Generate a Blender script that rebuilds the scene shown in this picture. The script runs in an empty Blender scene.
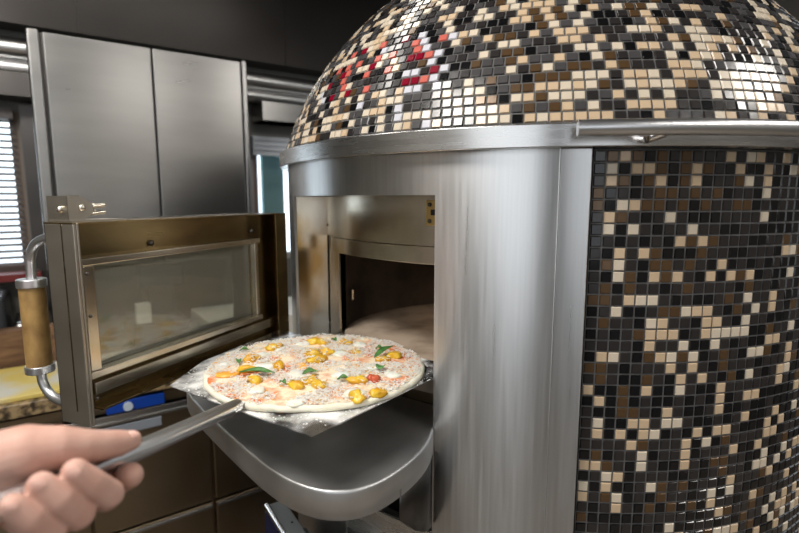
import bpy, math, random
from mathutils import Vector, Matrix, noise
from math import sin, cos, pi, radians as rad, sqrt

# ------------------------------------------------------------------ camera, world, lights, exposure
E = 1.45                                  # eye height in metres; the z values below are written relative to it
SC = bpy.context.scene
cam_d = bpy.data.cameras.new('camera'); cam = bpy.data.objects.new('camera', cam_d)
SC.collection.objects.link(cam); SC.camera = cam
cam_d.sensor_width = 36; cam_d.lens = 501 / 799 * 36
cam_d.clip_start = .02; cam_d.clip_end = 60
cam.location = (0, 0, E); cam.rotation_euler = (pi / 2 - .1353, 0, 0)
cam_d.dof.use_dof = True; cam_d.dof.focus_distance = .74; cam_d.dof.aperture_fstop = 3.6
SC.view_settings.view_transform = 'Standard'; SC.view_settings.look = 'None'
SC.view_settings.gamma = 1; SC.view_settings.use_curve_mapping = False
SC.view_settings.exposure = 0.2
SC.cycles.use_denoising = True
SC.cycles.max_bounces = 8; SC.cycles.glossy_bounces = 5; SC.cycles.diffuse_bounces = 3
SC.cycles.caustics_reflective = False; SC.cycles.caustics_refractive = False
SC.cycles.sample_clamp_indirect = 4

W = bpy.data.worlds.new('sky'); SC.world = W; W.use_nodes = True
W.node_tree.nodes['Background'].inputs[0].default_value = (.80, .92, 1, 1)
W.node_tree.nodes['Background'].inputs[1].default_value = 2.2

# kitchen frame: t runs along the back wall, off runs towards it
P0 = Vector((-1.04, 1.30, 0)); KU = Vector((.821, .571, 0)).normalized(); KN = Vector((-KU.y, KU.x, 0))
def K(t, off, z): return P0 + KU * t + KN * off + Vector((0, 0, E + z))
def area(name, loc, target, sx, sy, power, col=(1, 1, 1)):
    l = bpy.data.lights.new(name, 'AREA'); l.shape = 'RECTANGLE'; l.size = sx; l.size_y = sy
    l.energy = power; l.color = col
    o = bpy.data.objects.new(name, l); SC.collection.objects.link(o); o.location = loc
    d = (Vector(target) - Vector(loc)).normalized()
    o.rotation_euler = d.to_track_quat('-Z', 'Y').to_euler(); return o
CEIL = [(-.35, -1.15, .55, .55), (1.8, -2.35, .55, .55), (.45, -.35, 1.3, .14), (.9, -3.0, .55, .55)]        # and their sizes       # ceiling lights, (t, off)
for (t, o, sx, sy), pw in zip(CEIL, (22, 15, 5, 12)):
    p = K(t, o, 1.105); area('ceiling_lamp', p, p - Vector((0, 0, 1)), sx, sy, pw, (1, .95, .88)).rotation_euler = (0, 0, math.atan2(KU.y, KU.x))
p = K(3.12, -1.9, .45); area('window_and_fill_light', p, K(0, -1.7, -.1), 1.3, .9, 6, (.86, .93, 1))
p = K(-.5, -3.62, .2); area('window_and_fill_light', p, K(.3, 0, -.2), 1.3, 1.4, 6.5, (.92, .96, 1))  # added light, no window there, to brighten the cover strip's reflection
p = K(-1.28, -2.1, .25); area('window_and_fill_light', p, K(2, -1.4, -.2), 1.5, 1.9, 12, (.92, .96, 1))

# ------------------------------------------------------------------ materials
def mat(name, col, rough=.5, metal=0., **kw):
    m = bpy.data.materials.new(name); m.use_nodes = True
    b = m.node_tree.nodes['Principled BSDF']
    b.inputs['Base Color'].default_value = (*col, 1); b.inputs['Roughness'].default_value = rough
    b.inputs['Metallic'].default_value = metal
    for k, v in kw.items(): b.inputs[k.replace('_', ' ')].default_value = v
    return m
def nd(m, t, **kw):
    n = m.node_tree.nodes.new(t)
    for k, v in kw.items():
        if hasattr(n, k): setattr(n, k, v)
        else: n.inputs[k].default_value = v
    return n
def lk(m, a, b): m.node_tree.links.new(a, b)
def noisy(m, c1, c2, scale=5, detail=4, stretch=(1, 1, 1), lo=.35, hi=.65, bump=0, rough=None, dist=.002):
    b = m.node_tree.nodes['Principled BSDF']
    tc = nd(m, 'ShaderNodeTexCoord'); mp = nd(m, 'ShaderNodeMapping'); mp.inputs['Scale'].default_value = stretch
    n = nd(m, 'ShaderNodeTexNoise'); n.inputs['Scale'].default_value = scale; n.inputs['Detail'].default_value = detail
    r = nd(m, 'ShaderNodeValToRGB'); r.color_ramp.elements[0].position = lo; r.color_ramp.elements[1].position = hi
    r.color_ramp.elements[0].color = (*c1, 1); r.color_ramp.elements[1].color = (*c2, 1)
    lk(m, tc.outputs['Object'], mp.inputs['Vector']); lk(m, mp.outputs[0], n.inputs['Vector'])
    lk(m, n.outputs[0], r.inputs[0]); lk(m, r.outputs[0], b.inputs['Base Color'])
    if bump:
        bp = nd(m, 'ShaderNodeBump'); bp.inputs['Strength'].default_value = bump; bp.inputs['Distance'].default_value = dist
        lk(m, n.outputs[0], bp.inputs['Height']); lk(m, bp.outputs[0], b.inputs['Normal'])
    if rough:
        mr = nd(m, 'ShaderNodeMapRange'); mr.inputs['To Min'].default_value = rough[0]; mr.inputs['To Max'].default_value = rough[1]
        lk(m, n.outputs[0], mr.inputs['Value']); lk(m, mr.outputs[0], b.inputs['Roughness'])
    return m
steel = noisy(mat('brushed_steel', (.6, .6, .6), .3, 1), (.56, .565, .57), (.64, .645, .65), 6, 4, (30, 30, 1), .3, .7, rough=(.24, .36))
steelh = noisy(mat('satin_steel', (.6, .6, .6), .3, 1), (.55, .55, .55), (.60, .60, .60), 9, 5, (1, 1, 12), .3, .7, rough=(.2, .34))
shelf_steel = noisy(mat('worn_steel', (.5, .5, .5), .3, 1), (.56, .57, .58), (.70, .70, .70), 14, 6, (1, 1, 1), .3, .7, rough=(.38, .56))
bronze = noisy(mat('heat_tinted_steel', (.4, .3, .16), .25, 1), (.19, .14, .075), (.40, .30, .15), 5, 3, (1, 1, 3), .3, .7, rough=(.18, .34))
tint = noisy(mat('gold_tinted_steel', (.5, .4, .2), .25, 1), (.76, .76, .75), (.58, .42, .20), 5, 3, (2, 2, 1), .50, .66, rough=(.2, .3))  # golden reflection and heat tint put into the colour
hood_steel = noisy(mat('warm_steel', (.5, .4, .3), .25, 1), (.60, .54, .44), (.72, .67, .58), 8, 3, (1, 1, 2), .3, .7, rough=(.18, .3))
dark_steel = noisy(mat('dark_steel', (.1, .1, .1), .35, 1), (.085, .08, .076), (.14, .13, .125), 3, 2, rough=(.25, .4))
cab_steel = noisy(mat('cabinet_steel', (.4, .4, .4), .3, 1), (.385, .38, .375), (.425, .42, .41), 4, 2, (1, 1, 5), .3, .7, rough=(.26, .31))
brown_steel = noisy(mat('brown_steel', (.2, .15, .1), .35, 1), (.25, .19, .12), (.34, .27, .19), 3, 2, rough=(.3, .42))  # on the counter its brown is a warm reflection put into the colour
chrome = mat('chrome', (.72, .72, .74), .12, 1)
rail_m = mat('rail_steel', (.66, .67, .69), .34, 1)
tube_m = mat('tube_steel', (.80, .81, .83), .30, 1)
taupe = noisy(mat('dull_steel', (.4, .4, .4), .4, 1), (.44, .40, .34), (.54, .50, .44), 8, 3, (1, 1, 2), .3, .7, rough=(.36, .48))
def brushed(m, amt=.75):
    b = m.node_tree.nodes['Principled BSDF']; b.inputs['Anisotropic'].default_value = amt
    c = nd(m, 'ShaderNodeCombineXYZ'); c.inputs[2].default_value = 1; lk(m, c.outputs[0], b.inputs['Tangent']); return m
brushed(steel, .8); brushed(steelh, .5); brushed(cab_steel, .4)
gutter_m = mat('gutter_steel', (.8, .8, .8), .3, 1)
brass = mat('brass', (.62, .45, .18), .3, 1)
black = mat('black_paint', (.012, .012, .012), .45)
screw_m = mat('screw_steel', (.12, .11, .1), .3, 1)
grout = noisy(mat('grout', (.12, .12, .12), .8), (.09, .088, .086), (.14, .138, .136), 60, 3)
stone = noisy(mat('baking_stone', (.4, .33, .27), .9), (.16, .115, .08), (.44, .35, .27), 12, 8, (1, 1, 1), .25, .55, bump=.3)
fire = noisy(mat('sooty_lining', (.1, .07, .05), .8), (.035, .024, .016), (.13, .09, .06), 6, 5)
wood = noisy(mat('grip_wood', (.5, .3, .1), .5), (.24, .13, .045), (.52, .33, .12), 42, 5, (1, 1, .6), .35, .65, bump=.1, dist=.0006)
GL = dict(Coat_Weight=.6, Coat_Roughness=.06)
T_BLACK = mat('tile_black', (.006, .006, .007), .12)
T_CHAR = mat('tile_charcoal', (.026, .023, .023), .16)
T_BROWN = mat('tile_bronze', (.105, .06, .028), .22, .25)
T_BEIGE = mat('tile_beige', (.60, .45, .30), .2)
T_CREAM = mat('tile_cream', (.66, .57, .45), .2)
T_RED = mat('tile_coral', (.58, .13, .10), .2)
T_DRED = mat('tile_crimson', (.22, .004, .02), .12)
T_WHITE = mat('tile_pearl', (.62, .62, .68), .12)
T_GREY = mat('tile_grey', (.062, .060, .062), .16)
TM = [grout, T_BLACK, T_CHAR, T_BROWN, T_BEIGE, T_CREAM, T_RED, T_DRED, T_WHITE, T_GREY]

# ------------------------------------------------------------------ mesh helpers
def frame(d, up=Vector((0, 0, 1))):
    d = d.normalized()
    if abs(d.dot(up)) > .99: up = Vector((1, 0, 0))
    a = up.cross(d).normalized(); return a, d.cross(a).normalized()
class MB:
    def __init__(s): s.v = []; s.f = []; s.mi = []; s.sm = []
    def add(s, vs, fs, mi=0, sm=False):
        n = len(s.v); s.v += [tuple(v) for v in vs]
        for f in fs: s.f.append([i + n for i in f]); s.mi.append(mi); s.sm.append(sm)
    def box(s, o, a, b, c, mi=0):      # corner o and three edge vectors
        o, a, b, c = map(Vector, (o, a, b, c))
        if a.cross(b).dot(c) < 0: a, b = b, a
        v = [o, o + a, o + a + b, o + b, o + c, o + a + c, o + a + b + c, o + b + c]
        s.add(v, [(0, 3, 2, 1), (4, 5, 6, 7), (0, 1, 5, 4), (1, 2, 6, 5), (2, 3, 7, 6), (3, 0, 4, 7)], mi)
        return s
    def kbox(s, t0, t1, o0, o1, z0, z1, mi=0):
        return s.box(K(t0, o0, z0), KU * (t1 - t0), KN * (o1 - o0), (0, 0, z1 - z0), mi)
    def tube(s, pts, r, n=16, mi=0, cap=True):
        pts = [Vector(p) for p in pts]; rs = r if isinstance(r, (list, tuple)) else [r] * len(pts)
        a, b = frame(pts[1] - pts[0]); rings = []
        for i, p in enumerate(pts):
            d = (pts[min(i + 1, len(pts) - 1)] - pts[max(i - 1, 0)]).normalized()
            a = (a - d * a.dot(d)).normalized(); b = d.cross(a)
            rings.append([p + (a * cos(2 * pi * k / n) + b * sin(2 * pi * k / n)) * rs[i] for k in range(n)])
        vs = [q for rg in rings for q in rg]
        fs = [(i * n + k, i * n + (k + 1) % n, (i + 1) * n + (k + 1) % n, (i + 1) * n + k) for i in range(len(pts) - 1) for k in range(n)]
        s.add(vs, fs, mi, True)
        if cap:
            s.add(rings[0], [tuple(reversed(range(n)))], mi); s.add(rings[-1], [tuple(range(n))], mi)
        return s
    def arc(s, R0, R1, a0, a1, z0, z1, mi=0, step=1.0, C=(.329, 1.233)):   # solid arc slab, degrees
        n = max(2, int(abs(a1 - a0) / step)); full = abs(a1 - a0) >= 359.9
        prof = [(R0, z0), (R1, z0), (R1, z1), (R0, z1)]
        for k in range(4):
            (ra, za), (rb, zb) = prof[k], prof[(k + 1) % 4]; vs = []; fs = []
            for i in range(n + 1):
                a = rad(a0 + (a1 - a0) * i / n)
                vs += [(C[0] + ra * cos(a), C[1] + ra * sin(a), E + za), (C[0] + rb * cos(a), C[1] + rb * sin(a), E + zb)]
            for i in range(n): fs.append((2 * i, 2 * i + 2, 2 * i + 3, 2 * i + 1))
            s.add(vs, fs, mi, True)
        if not full:
            for a, rv in ((a0, 0), (a1, 1)):
                vs = [(C[0] + r * cos(rad(a)), C[1] + r * sin(rad(a)), E + z) for r, z in prof]
                s.add(vs, [(0, 1, 2, 3) if rv else (3, 2, 1, 0)], mi)
        return s
    def prism(s, pts, z0, z1, mi=0, smooth_side=False):   # plan polygon (ccw), absolute eye-relative z
        n = len(pts); lo = [(p[0], p[1], E + z0) for p in pts]; hi = [(p[0], p[1], E + z1) for p in pts]
        s.add(lo, [tuple(reversed(range(n)))], mi); s.add(hi, [tuple(range(n))], mi)
        s.add(lo + hi, [(i, (i + 1) % n, n + (i + 1) % n, n + i) for i in range(n)], mi, smooth_side)
        return s
    def ball(s, c, r, sc=(1, 1, 1), n=12, mi=0):
        c = Vector(c); vs = []; fs = []
        for i in range(n + 1):
            for k in range(2 * n):
                th = pi * i / n; ph = pi * k / n
                vs.append(c + Vector((sin(th) * cos(ph) * sc[0], sin(th) * sin(ph) * sc[1], cos(th) * sc[2])) * r)
        for i in range(n):
            for k in range(2 * n):
                fs.append((i * 2 * n + k, (i + 1) * 2 * n + k, (i + 1) * 2 * n + (k + 1) % (2 * n), i * 2 * n + (k + 1) % (2 * n)))
        s.add(vs, fs, mi, True); return s
    def build(s, name, m, parent=None, bevel=0, label=None, seg=2):
        me = bpy.data.meshes.new(name); off = Vector(parent['_o']) if parent else Vector((0, 0, 0))
        if parent is None:
            n = len(s.v); xs = [sum(v[k] for v in s.v) / n for k in range(2)]; off = Vector((xs[0], xs[1], min(v[2] for v in s.v)))
        me.from_pydata([(v[0] - off.x, v[1] - off.y, v[2] - off.z) for v in s.v], [], s.f)
        for q in (m if isinstance(m, (list, tuple)) else [m]): me.materials.append(q)
        me.polygons.foreach_set('material_index', s.mi); me.polygons.foreach_set('use_smooth', s.sm)
        me.update()
        o = bpy.data.objects.new(name, me); SC.collection.objects.link(o)
        if parent: o.parent = parent; o['_o'] = list(off)
        else: o.location = off; o['_o'] = list(off)
        if bevel:
            w = o.modifiers.new('weld', 'WELD'); w.merge_threshold = .00005
            b = o.modifiers.new('bevel', 'BEVEL'); b.width = bevel; b.segments = seg; b.limit_method = 'ANGLE'; b.angle_limit = rad(40)
            b.harden_normals = True
        if label: o['label'] = label
        return o
def thing(name, label, cat, loc, group=None):
    o = bpy.data.objects.new(name, None); SC.collection.objects.link(o); o.empty_display_size = .05
    o.location = loc; o['_o'] = list(loc); o['label'] = label; o['category'] = cat
    if group: o['group'] = group
    return o
def tag(o, label, cat, group=None):
    o['label'] = label; o['category'] = cat
    if group: o['group'] = group
    return o
def struct(o): o['kind'] = 'structure'; return o

# tile colours read off the mosaic: row:columns
BB = '0:2,11,13,14,17 1:1,3,4,8,12,15,18 2:1,5,8,13,15 3:15 4:2,3 5:1,6,15 6:1,3,8 7:7,9 8:2,4,18,19 9:2,11 10:2,5,7,10,12,14,19 12:3,4,5,14,17 13:2,8,9,10,15,17 14:5,6,10,11,14 15:5,6,7,10,11,12,13,14,20 16:5,8,11,17,18 17:1,2,6,7,9,15,16,20 18:7,9,20 19:8,10,15,19,20 20:0,5,8,12,19 21:1,12,15,16 22:7,12 23:1,4,5,7,8,15,19,22 24:1,3,5,6,10,12,13,18,20 25:4,9,11,18,19 26:5,9,14,17 27:0,1,5,9,18,21,23 28:2,3,17,18,20,22 29:0,2,6,14,19 30:0,3,12,14,22 31:3,12,17 32:13,20,22,24 33:8,19,21 34:14,22 35:18 36:23'
BG = '0:5,7 1:5,7,9 2:2,4,12 3:0,5,6,8,10 4:0,4,5,7,9,12,13 5:2 6:7 7:5,8,10 8:5,9 9:1,5,6,8 10:0,3,6,8 11:0,1,3,8,11 12:0,1 13:6 14:1 16:2,6 17:5,8 18:0,1 19:1,5 22:0,3,4'
DB = '0:138,139,143,145,150,153,156,160,164,165,166,167,168,169,170,174,179,180,183,186 1:129,134,137,139,144,152,153,158,159,160,165,167,170,171,172,173,181,182,183 2:130,133,134,138,140,145,146,147,155,160,161,163,164,165,168,170,172,176,178,179,180 3:138,145,146,152,155,160,161,162,163,167,168,169,170,171,174,175,176,177,179,181 4:137,141,143,144,146,153,162,164,166,167,168,170,171,172,174,175,177,179,181 5:154,162,167,168,169,179 6:154,157,160,166,168,169,170,174,177 7:139,157,159,161,162,164,166,167,169,174 8:137,148,149,153,154,156,162,164,165,166,167,171 9:141,144,148,150,151,152,156,157,158,161,162,169 10:140,141,148,150,156,158,160,167 11:126,127,142,143,145,153,160 12:123,124,138,143,145,147,149,152,155,156,163,164 13:119,122,124,137,138,139,142 14:121 16:113,114'
DG = '1:162,164 2:157,158,162,164 3:158,159 4:155,159,160,161 5:156,159,160,163 6:150,153,161 7:150,151 9:145,146,148,151 10:147 11:144,152 12:144,150,151'
DR = '5:139,146 6:134 7:131,135,138 8:130,141 9:125,127,129,132,134,137 10:135,138 11:123,128'
DD = '5:133,136,144,145 6:146 7:128 8:129,134,137,139,140 11:125,131'
DW = '4:147,148,150 5:131,147 6:129,143,144,147 7:143 9:138 10:136'

# ------------------------------------------------------------------ the room
T0, T1, F0, F1, ZF, ZC = -1.35, 3.25, -3.7, .72, -1.45, 1.15
floor_m = noisy(mat('floor_tiles', (.25, .2, .16), .4), (.20, .165, .13), (.27, .23, .19), 3, 4)
ceil_m = noisy(mat('ceiling_panels', (.1, .09, .085), .35, .6), (.028, .024, .022), (.05, .045, .042), 1.5, 3, rough=(.25, .45))
wall_m = noisy(mat('wall_tiles', (.45, .44, .4), .45), (.17, .165, .15), (.23, .22, .20), 2, 3)
struct(MB().kbox(T0, T1, F0, F1, ZF - .1, ZF).build('floor', floor_m))
cm = MB().kbox(T0, T1, F0, F1, ZC, ZC + .1)
for t in (-.4, .55, 1.5, 2.45): cm.kbox(t, t + .012, F0, F1, ZC - .006, ZC)
for o in (-2.6, -1.5, -.45): cm.kbox(T0, T1, o, o + .012, ZC - .006, ZC)
struct(cm.build('ceiling', ceil_m))
# back wall with two window openings
W1 = (-.75, .045, -.28, .32); W2 = (.90, 1.32, -.30, .285)
bw = MB(); TH = .1
bw.kbox(T0, W1[0], F1, F1 + TH, ZF, ZC); bw.kbox(W1[0], W1[1], F1, F1 + TH, ZF, W1[2]); bw.kbox(W1[0], W1[1], F1, F1 + TH, W1[3], ZC)
bw.kbox(W1[1], W2[0], F1, F1 + TH, ZF, ZC); bw.kbox(W2[0], W2[1], F1, F1 + TH, ZF, W2[2]); bw.kbox(W2[0], W2[1], F1, F1 + TH, W2[3], ZC)
bw.kbox(W2[1], T1, F1, F1 + TH, ZF, ZC)
struct(bw.build('wall_back', wall_m))
struct(MB().kbox(T0 - .1, T0, F0, F1, ZF, ZC).build('wall_left', wall_m))
struct(MB().kbox(T1, T1 + .1, F0, F1, ZF, ZC).build('wall_right', wall_m))
struct(MB().kbox(T0, T1, F0 - .1, F0, ZF, ZC).build('wall_front', wall_m))
frame_m = mat('window_frame', (.30, .24, .20), .4); frame_g = mat('window_frame_grey', (.42, .40, .40), .4)
pane_m = mat('window_glass', (1, 1, 1), .0, Transmission_Weight=1, IOR=1.0, Alpha=.25)
def window(name, w, fm):
    a, b, c, d = w; f = MB(); q = .03
    f.kbox(a, b, F1 + .02, F1 + .06, c, c + q).kbox(a, b, F1 + .02, F1 + .06, d - q, d)
    f.kbox(a, a + q, F1 + .02, F1 + .06, c + q, d - q).kbox(b - q, b, F1 + .02, F1 + .06, c + q, d - q)
    o = f.build(name, fm); struct(o)
    MB().kbox(a + q, b - q, F1 + .038, F1 + .042, c + q, d - q).build('pane', pane_m, o)
    return o
w1 = window('window_1', W1, frame_m)
w2 = window('window_2', W2, frame_g)
MB().kbox(.93, .945, F1 + .02, F1 + .06, W2[2] + .03, W2[3] - .03).build('mullion', mat('mullion_brown', (.22, .13, .10), .5), w2)
struct(MB().kbox(-.8, .07, F1 - .10, F1, -.30, -.275).build('trim_1', mat('maroon_sill', (.22, .03, .03), .4)))
struct(MB().kbox(.05, .12, F1 - .03, F1, -.9, .34).build('trim_2', dark_steel))
bl = MB()
for i in range(23):
    z = -.25 + i * .0238
    bl.box(K(-.71, .70, z), KU * .74, KN * .012 + Vector((0, 0, .009)), Vector((0, 0, .0015)))
bl.kbox(-.71, .03, .665, .70, .285, .32)
tag(bl.build('venetian_blind', mat('blind_slat', (.17, .15, .15), .5)), 'horizontal slatted blind hanging over the bright window at far left', 'blind')
bl = MB().kbox(.905, 1.30, .665, .70, .20, .285)
for i in range(3): bl.kbox(.905, 1.30, .655, .665, .222 + i * .022, .232 + i * .022)
tag(bl.build('rolled_blind', mat('blind_pale', (.62, .66, .72), .4)), 'pale blind rolled up at the top of the window beside the oven', 'blind')
tag(MB().kbox(.90, 1.00, F1 + .16, F1 + .18, -1.0, .42).build('outdoor_screen', mat('lavender_panel', (.52, .48, .56), .6)), 'pale lavender screen outside the window, left of the teal one', 'screen')
tag(MB().kbox(1.01, 1.12, F1 + .12, F1 + .15, -1.0, .42).build('outdoor_screen', mat('teal_panel', (.36, .66, .70), .6)),
    'pale teal screen standing outside the window beside the oven', 'screen')

# ceiling lamps (fittings around the lights above)
glow = mat('lamp_diffuser', (.9, .9, .9), .5); glow.node_tree.nodes['Principled BSDF'].inputs['Emission Color'].default_value = (1, .96, .9, 1)
glow.node_tree.nodes['Principled BSDF'].inputs['Emission Strength'].default_value = 3
WHERE = ['above the hand and peel', 'over the far right of the kitchen', 'above the wall cabinet', 'nearest the front wall']
for (t, o, sx, sy), wh in zip(CEIL, WHERE):
    sx = sx / 2 + .02; sy = sy / 2 + .02
    th = thing('ceiling_light', 'long white ceiling light strip ' + wh if sx > .5 else 'square white ceiling light panel ' + wh, 'light', K(t, o, 1.11), 'ceiling light panels')
    f = MB().kbox(t - sx, t + sx, o - sy, o - sy + .02, 1.115, 1.15).kbox(t - sx, t + sx, o + sy - .02, o + sy, 1.115, 1.15)
    f.kbox(t - sx, t - sx + .02, o - sy + .02, o + sy - .02, 1.115, 1.15).kbox(t + sx - .02, t + sx, o - sy + .02, o + sy - .02, 1.115, 1.15)
    f.build('frame', frame_g, th); MB().kbox(t - sx + .02, t + sx - .02, o - sy + .02, o + sy - .02, 1.125, 1.145).build('diffuser', glow, th)

# ------------------------------------------------------------------ background fittings
hd = thing('extractor_hood', 'dark steel canopy hood running along the back wall above the cabinet', 'hood', K(.6, .6, .45))
h = MB()
h.box(K(T0 + .02, .60, .60), KU * 4.4, KN * .1, (0, 0, .54))
for t in (-.55, .25, 1.05, 1.85): h.kbox(t, t + .01, .594, .60, .6, 1.14)
h.build('canopy', ceil_m, hd)
h = MB(); h.tube([K(T0 + .02, .64, .525), K(3.1, .64, .525)], .036, 24); h.tube([K(T0 + .02, .655, .462), K(3.1, .655, .462)], .030, 24)
h.build('gutter_lip', gutter_m, hd)
MB().kbox(-.9, .12, .56, .70, .35, .43).build('duct', dark_steel, hd)
MB().kbox(.92, 1.28, .56, .70, .345, .425).build('duct', cab_steel, hd)

cb = thing('wall_cabinet', 'tall brushed steel double-door cabinet on the wall behind the oven door', 'cabinet', K(.45, .5, -.24))
MB().kbox(.092, .785, .372, .70, -.24, .525).build('body', dark_steel, cb, .004)  # body coloured dark to put shade into the door seams
MB().kbox(.092, .129, .345, .372, -.24, .528).build('stile', cab_steel, cb, .008, 'rounded edge strip', 3)
MB().kbox(.136, .447, .35, .37, -.235, .522).build('door', cab_steel, cb, .004)
MB().kbox(.452, .762, .35, .37, -.235, .522).build('door', cab_steel, cb, .004)
MB().kbox(.766, .785, .345, .372, -.24, .528).build('stile', cab_steel, cb, .006, 'rounded edge strip', 3)

ct = thing('refrigerated_counter', 'brown-reflecting steel counter unit with drawers and a blue control strip', 'counter', K(.5, .3, -1.45))
MB().kbox(-1.0, 1.7, .03, .68, -1.35, -.61).build('body', brown_steel, ct)
for t in (-.9, .1, 1.6):
    for o in (.08, .62): MB().tube([K(t, o, -1.45), K(t, o, -1.35)], .02, 12).build('leg', dark_steel, ct)
blue = mat('control_blue', (.004, .06, .42), .35); dialm = mat('dial_white', (.6, .7, .8), .4); disp = mat('display_grey', (.30, .33, .38), .3)
rails = MB().kbox(-1.0, 1.7, .0, .03, -.668, -.644).build('front_rail', cab_steel, ct, .003)
cp = MB().kbox(.205, .365, -.004, .012, -.640, -.604).build('control_panel', blue, ct, .003, 'blue control strip')
MB().tube([K(.262, -.004, -.622), K(.262, -.016, -.622)], .013, 20).build('dial', dialm, cp)
MB().kbox(.16, .352, -.006, .0, -.708, -.678).build('label_holder', disp, ct, .002, 'pale grey label strip')
for a, b in ((-.95, -.35), (-.345, .155 - .01), (.15, .497), (.505, .95), (.957, 1.5)):
    for z0, z1 in ((-1.02, -.66), (-1.33, -1.03)):
        d = MB().kbox(a, b, .005, .03, z0, z1).build('drawer', brown_steel, ct, .004)
        MB().kbox(a + .005, b - .005, -.006, .006, z1 - .012, z1 - .002).build('drawer_lip', cab_steel, d, .002)
granite = noisy(mat('granite', (.3, .2, .1), .35), (.05, .035, .02), (.42, .30, .16), 60, 6, (1, 1, 1), .4, .6)
tag(MB().kbox(-1.0, 1.7, -.012, .70, -.592, -.552).build('worktop', granite, None, .004), 'speckled brown granite worktop on top of the steel counter', 'worktop')
board = noisy(mat('yellow_board', (.8, .7, .3), .5), (.72, .70, .60), (.78, .62, .18), 4, 2, (1, 1, 1), .45, .55)
tag(MB().kbox(-.95, .36, .01, .32, -.552, -.537).build('cutting_board', board, None, .004), 'long white and yellow cutting board on the worktop behind the oven door', 'board')
box_w = mat('carton_white', (.75, .74, .70), .6); appl = mat('appliance_dark', (.035, .04, .045), .35); wt = mat('appliance_light', (.40, .44, .46), .4)
m = thing('slicer', 'dark kitchen machine seen through the glass of the oven door', 'appliance', K(.42, .5, -.552))
MB().kbox(.33, .52, .35, .64, -.552, -.46).build('base', appl, m, .006)
MB().kbox(.40, .50, .48, .60, -.50, -.28).build('column', appl, m, .01)
MB().kbox(.37, .53, .42, .52, -.34, -.25).build('head', appl, m, .012)
tag(MB().kbox(.345, .395, .36, .40, -.459, -.385).build('carton', box_w, None, .003), 'small white carton on the dark machine, seen through the door glass', 'carton')
tag(MB().kbox(-.02, .09, .40, .62, -.552, -.41).build('steel_canister', cab_steel, None, .02), 'low grey steel canister on the worktop behind the wooden door grip', 'canister')
m = thing('countertop_mixer', 'dark boxy machine on the worktop below the blind', 'appliance', K(-.2, .5, -.552))
MB().kbox(-.5, -.03, .40, .66, -.53, -.32).build('body', appl, m, .015)
MB().kbox(-.48, -.05, .392, .40, -.50, -.46).build('front_strip', wt, m, .002)
for t in (-.46, -.08):
    for o in (.43, .62): MB().tube([K(t, o, -.552), K(t, o, -.53)], .012, 10).build('foot', black, m)
tag(MB().kbox(-.5, .12, .335, .385, -.552, -.42).build('wooden_crate', noisy(mat('crate_wood', (.2, .1, .05), .6), (.12, .06, .03), (.25, .14, .07), 8, 4, (1, 1, 6)), None, .004), 'low dark wooden crate on the worktop at the far left', 'crate')
tag(MB().kbox(.80, .875, .694, .70, -.40, -.20).build('notice', box_w), 'white paper notice on the wall seen through the door glass', 'notice')
tag(MB().kbox(.56, 1.02, .16, .50, -.552, -.45).build('pale_container', mat('container_pale', (.80, .79, .72), .4), None, .006), 'low pale container with a flat top, behind the right of the door glass', 'container')
tag(MB().kbox(.19, .33, .09, .18, -.537, -.515).build('food_tub', mat('tub_pink', (.60, .20, .14), .5), None, .006), 'small pinkish tub on the cutting board, behind the door glass', 'tub')

# ------------------------------------------------------------------ the pizza oven
C = (.329, 1.233)
oven = thing('pizza_oven', 'round domed pizza oven clad in beige, brown and black mosaic with a steel front', 'oven', (C[0], C[1], 0))
OC = lambda R, a, z: Vector((C[0] + R * cos(rad(a)), C[1] + R * sin(rad(a)), E + z))
RND = random.Random(7)
def parse(s):
    d = {}
    for x in s.split():
        j, l = x.split(':')
        for i in l.split(','): d[(int(i), int(j))] = 1
    return d
def tile(mb, c, u, v, n, w, h, mi, r=RND):
    t1 = (r.random() - .5) * .05; t2 = (r.random() - .5) * .05
    nn = (n + u * t1 + v * t2).normalized(); b = .0010; th = .0017
    hw, hh = w / 2, h / 2; base = c; top = c + n * th
    lo = [base + u * x * hw + v * y * hh for x, y in ((-1, -1), (1, -1), (1, 1), (-1, 1))]
    hi = [top + u * x * (hw - b) + v * y * (hh - b) - n * ((u * x * hw + v * y * hh).dot(nn)) for x, y in ((-1, -1), (1, -1), (1, 1), (-1, 1))]
    mb.add(lo + hi, [(4, 5, 6, 7), (0, 1, 5, 4), (1, 2, 6, 5), (2, 3, 7, 6), (3, 0, 4, 7)], mi)
P = .0158
# barrel cladding
R = .575; a0 = rad(-97.7); da = P / R; A = parse(BB); G = parse(BG)
mb = MB().arc(R - .02, R, 262.3, 550, -1.40, .0635, 0)
for j in range(92):
    z = .054 - P * j
    if z < -1.39: break
    for i in range(92):
        a = a0 + (i + .5) * da; x = RND.random()
        if (i, j) in A: k = 4 if RND.random() < .55 else 5
        elif (i, j) in G: k = 3
        elif i > 21 or j > 33: k = 4 if x < .13 else 5 if x < .21 else 3 if x < .38 else 2 if x < .65 else 1
        else: k = 3 if x < .10 else 2 if x < .50 else 1
        if z < .002 and k == 3 and RND.random() < .3: k = 2  # fewer bronze tiles lower down, shade put into the tile colours
        n = Vector((cos(a), sin(a), 0)); u = Vector((-sin(a), cos(a), 0))
        tile(mb, Vector((C[0], C[1], E + z)) + n * R, u, Vector((0, 0, 1)), n, P * .87, P * .87, k)
mb.build('barrel_mosaic', TM, oven, label='mosaic-tiled wall of the round oven body')
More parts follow.
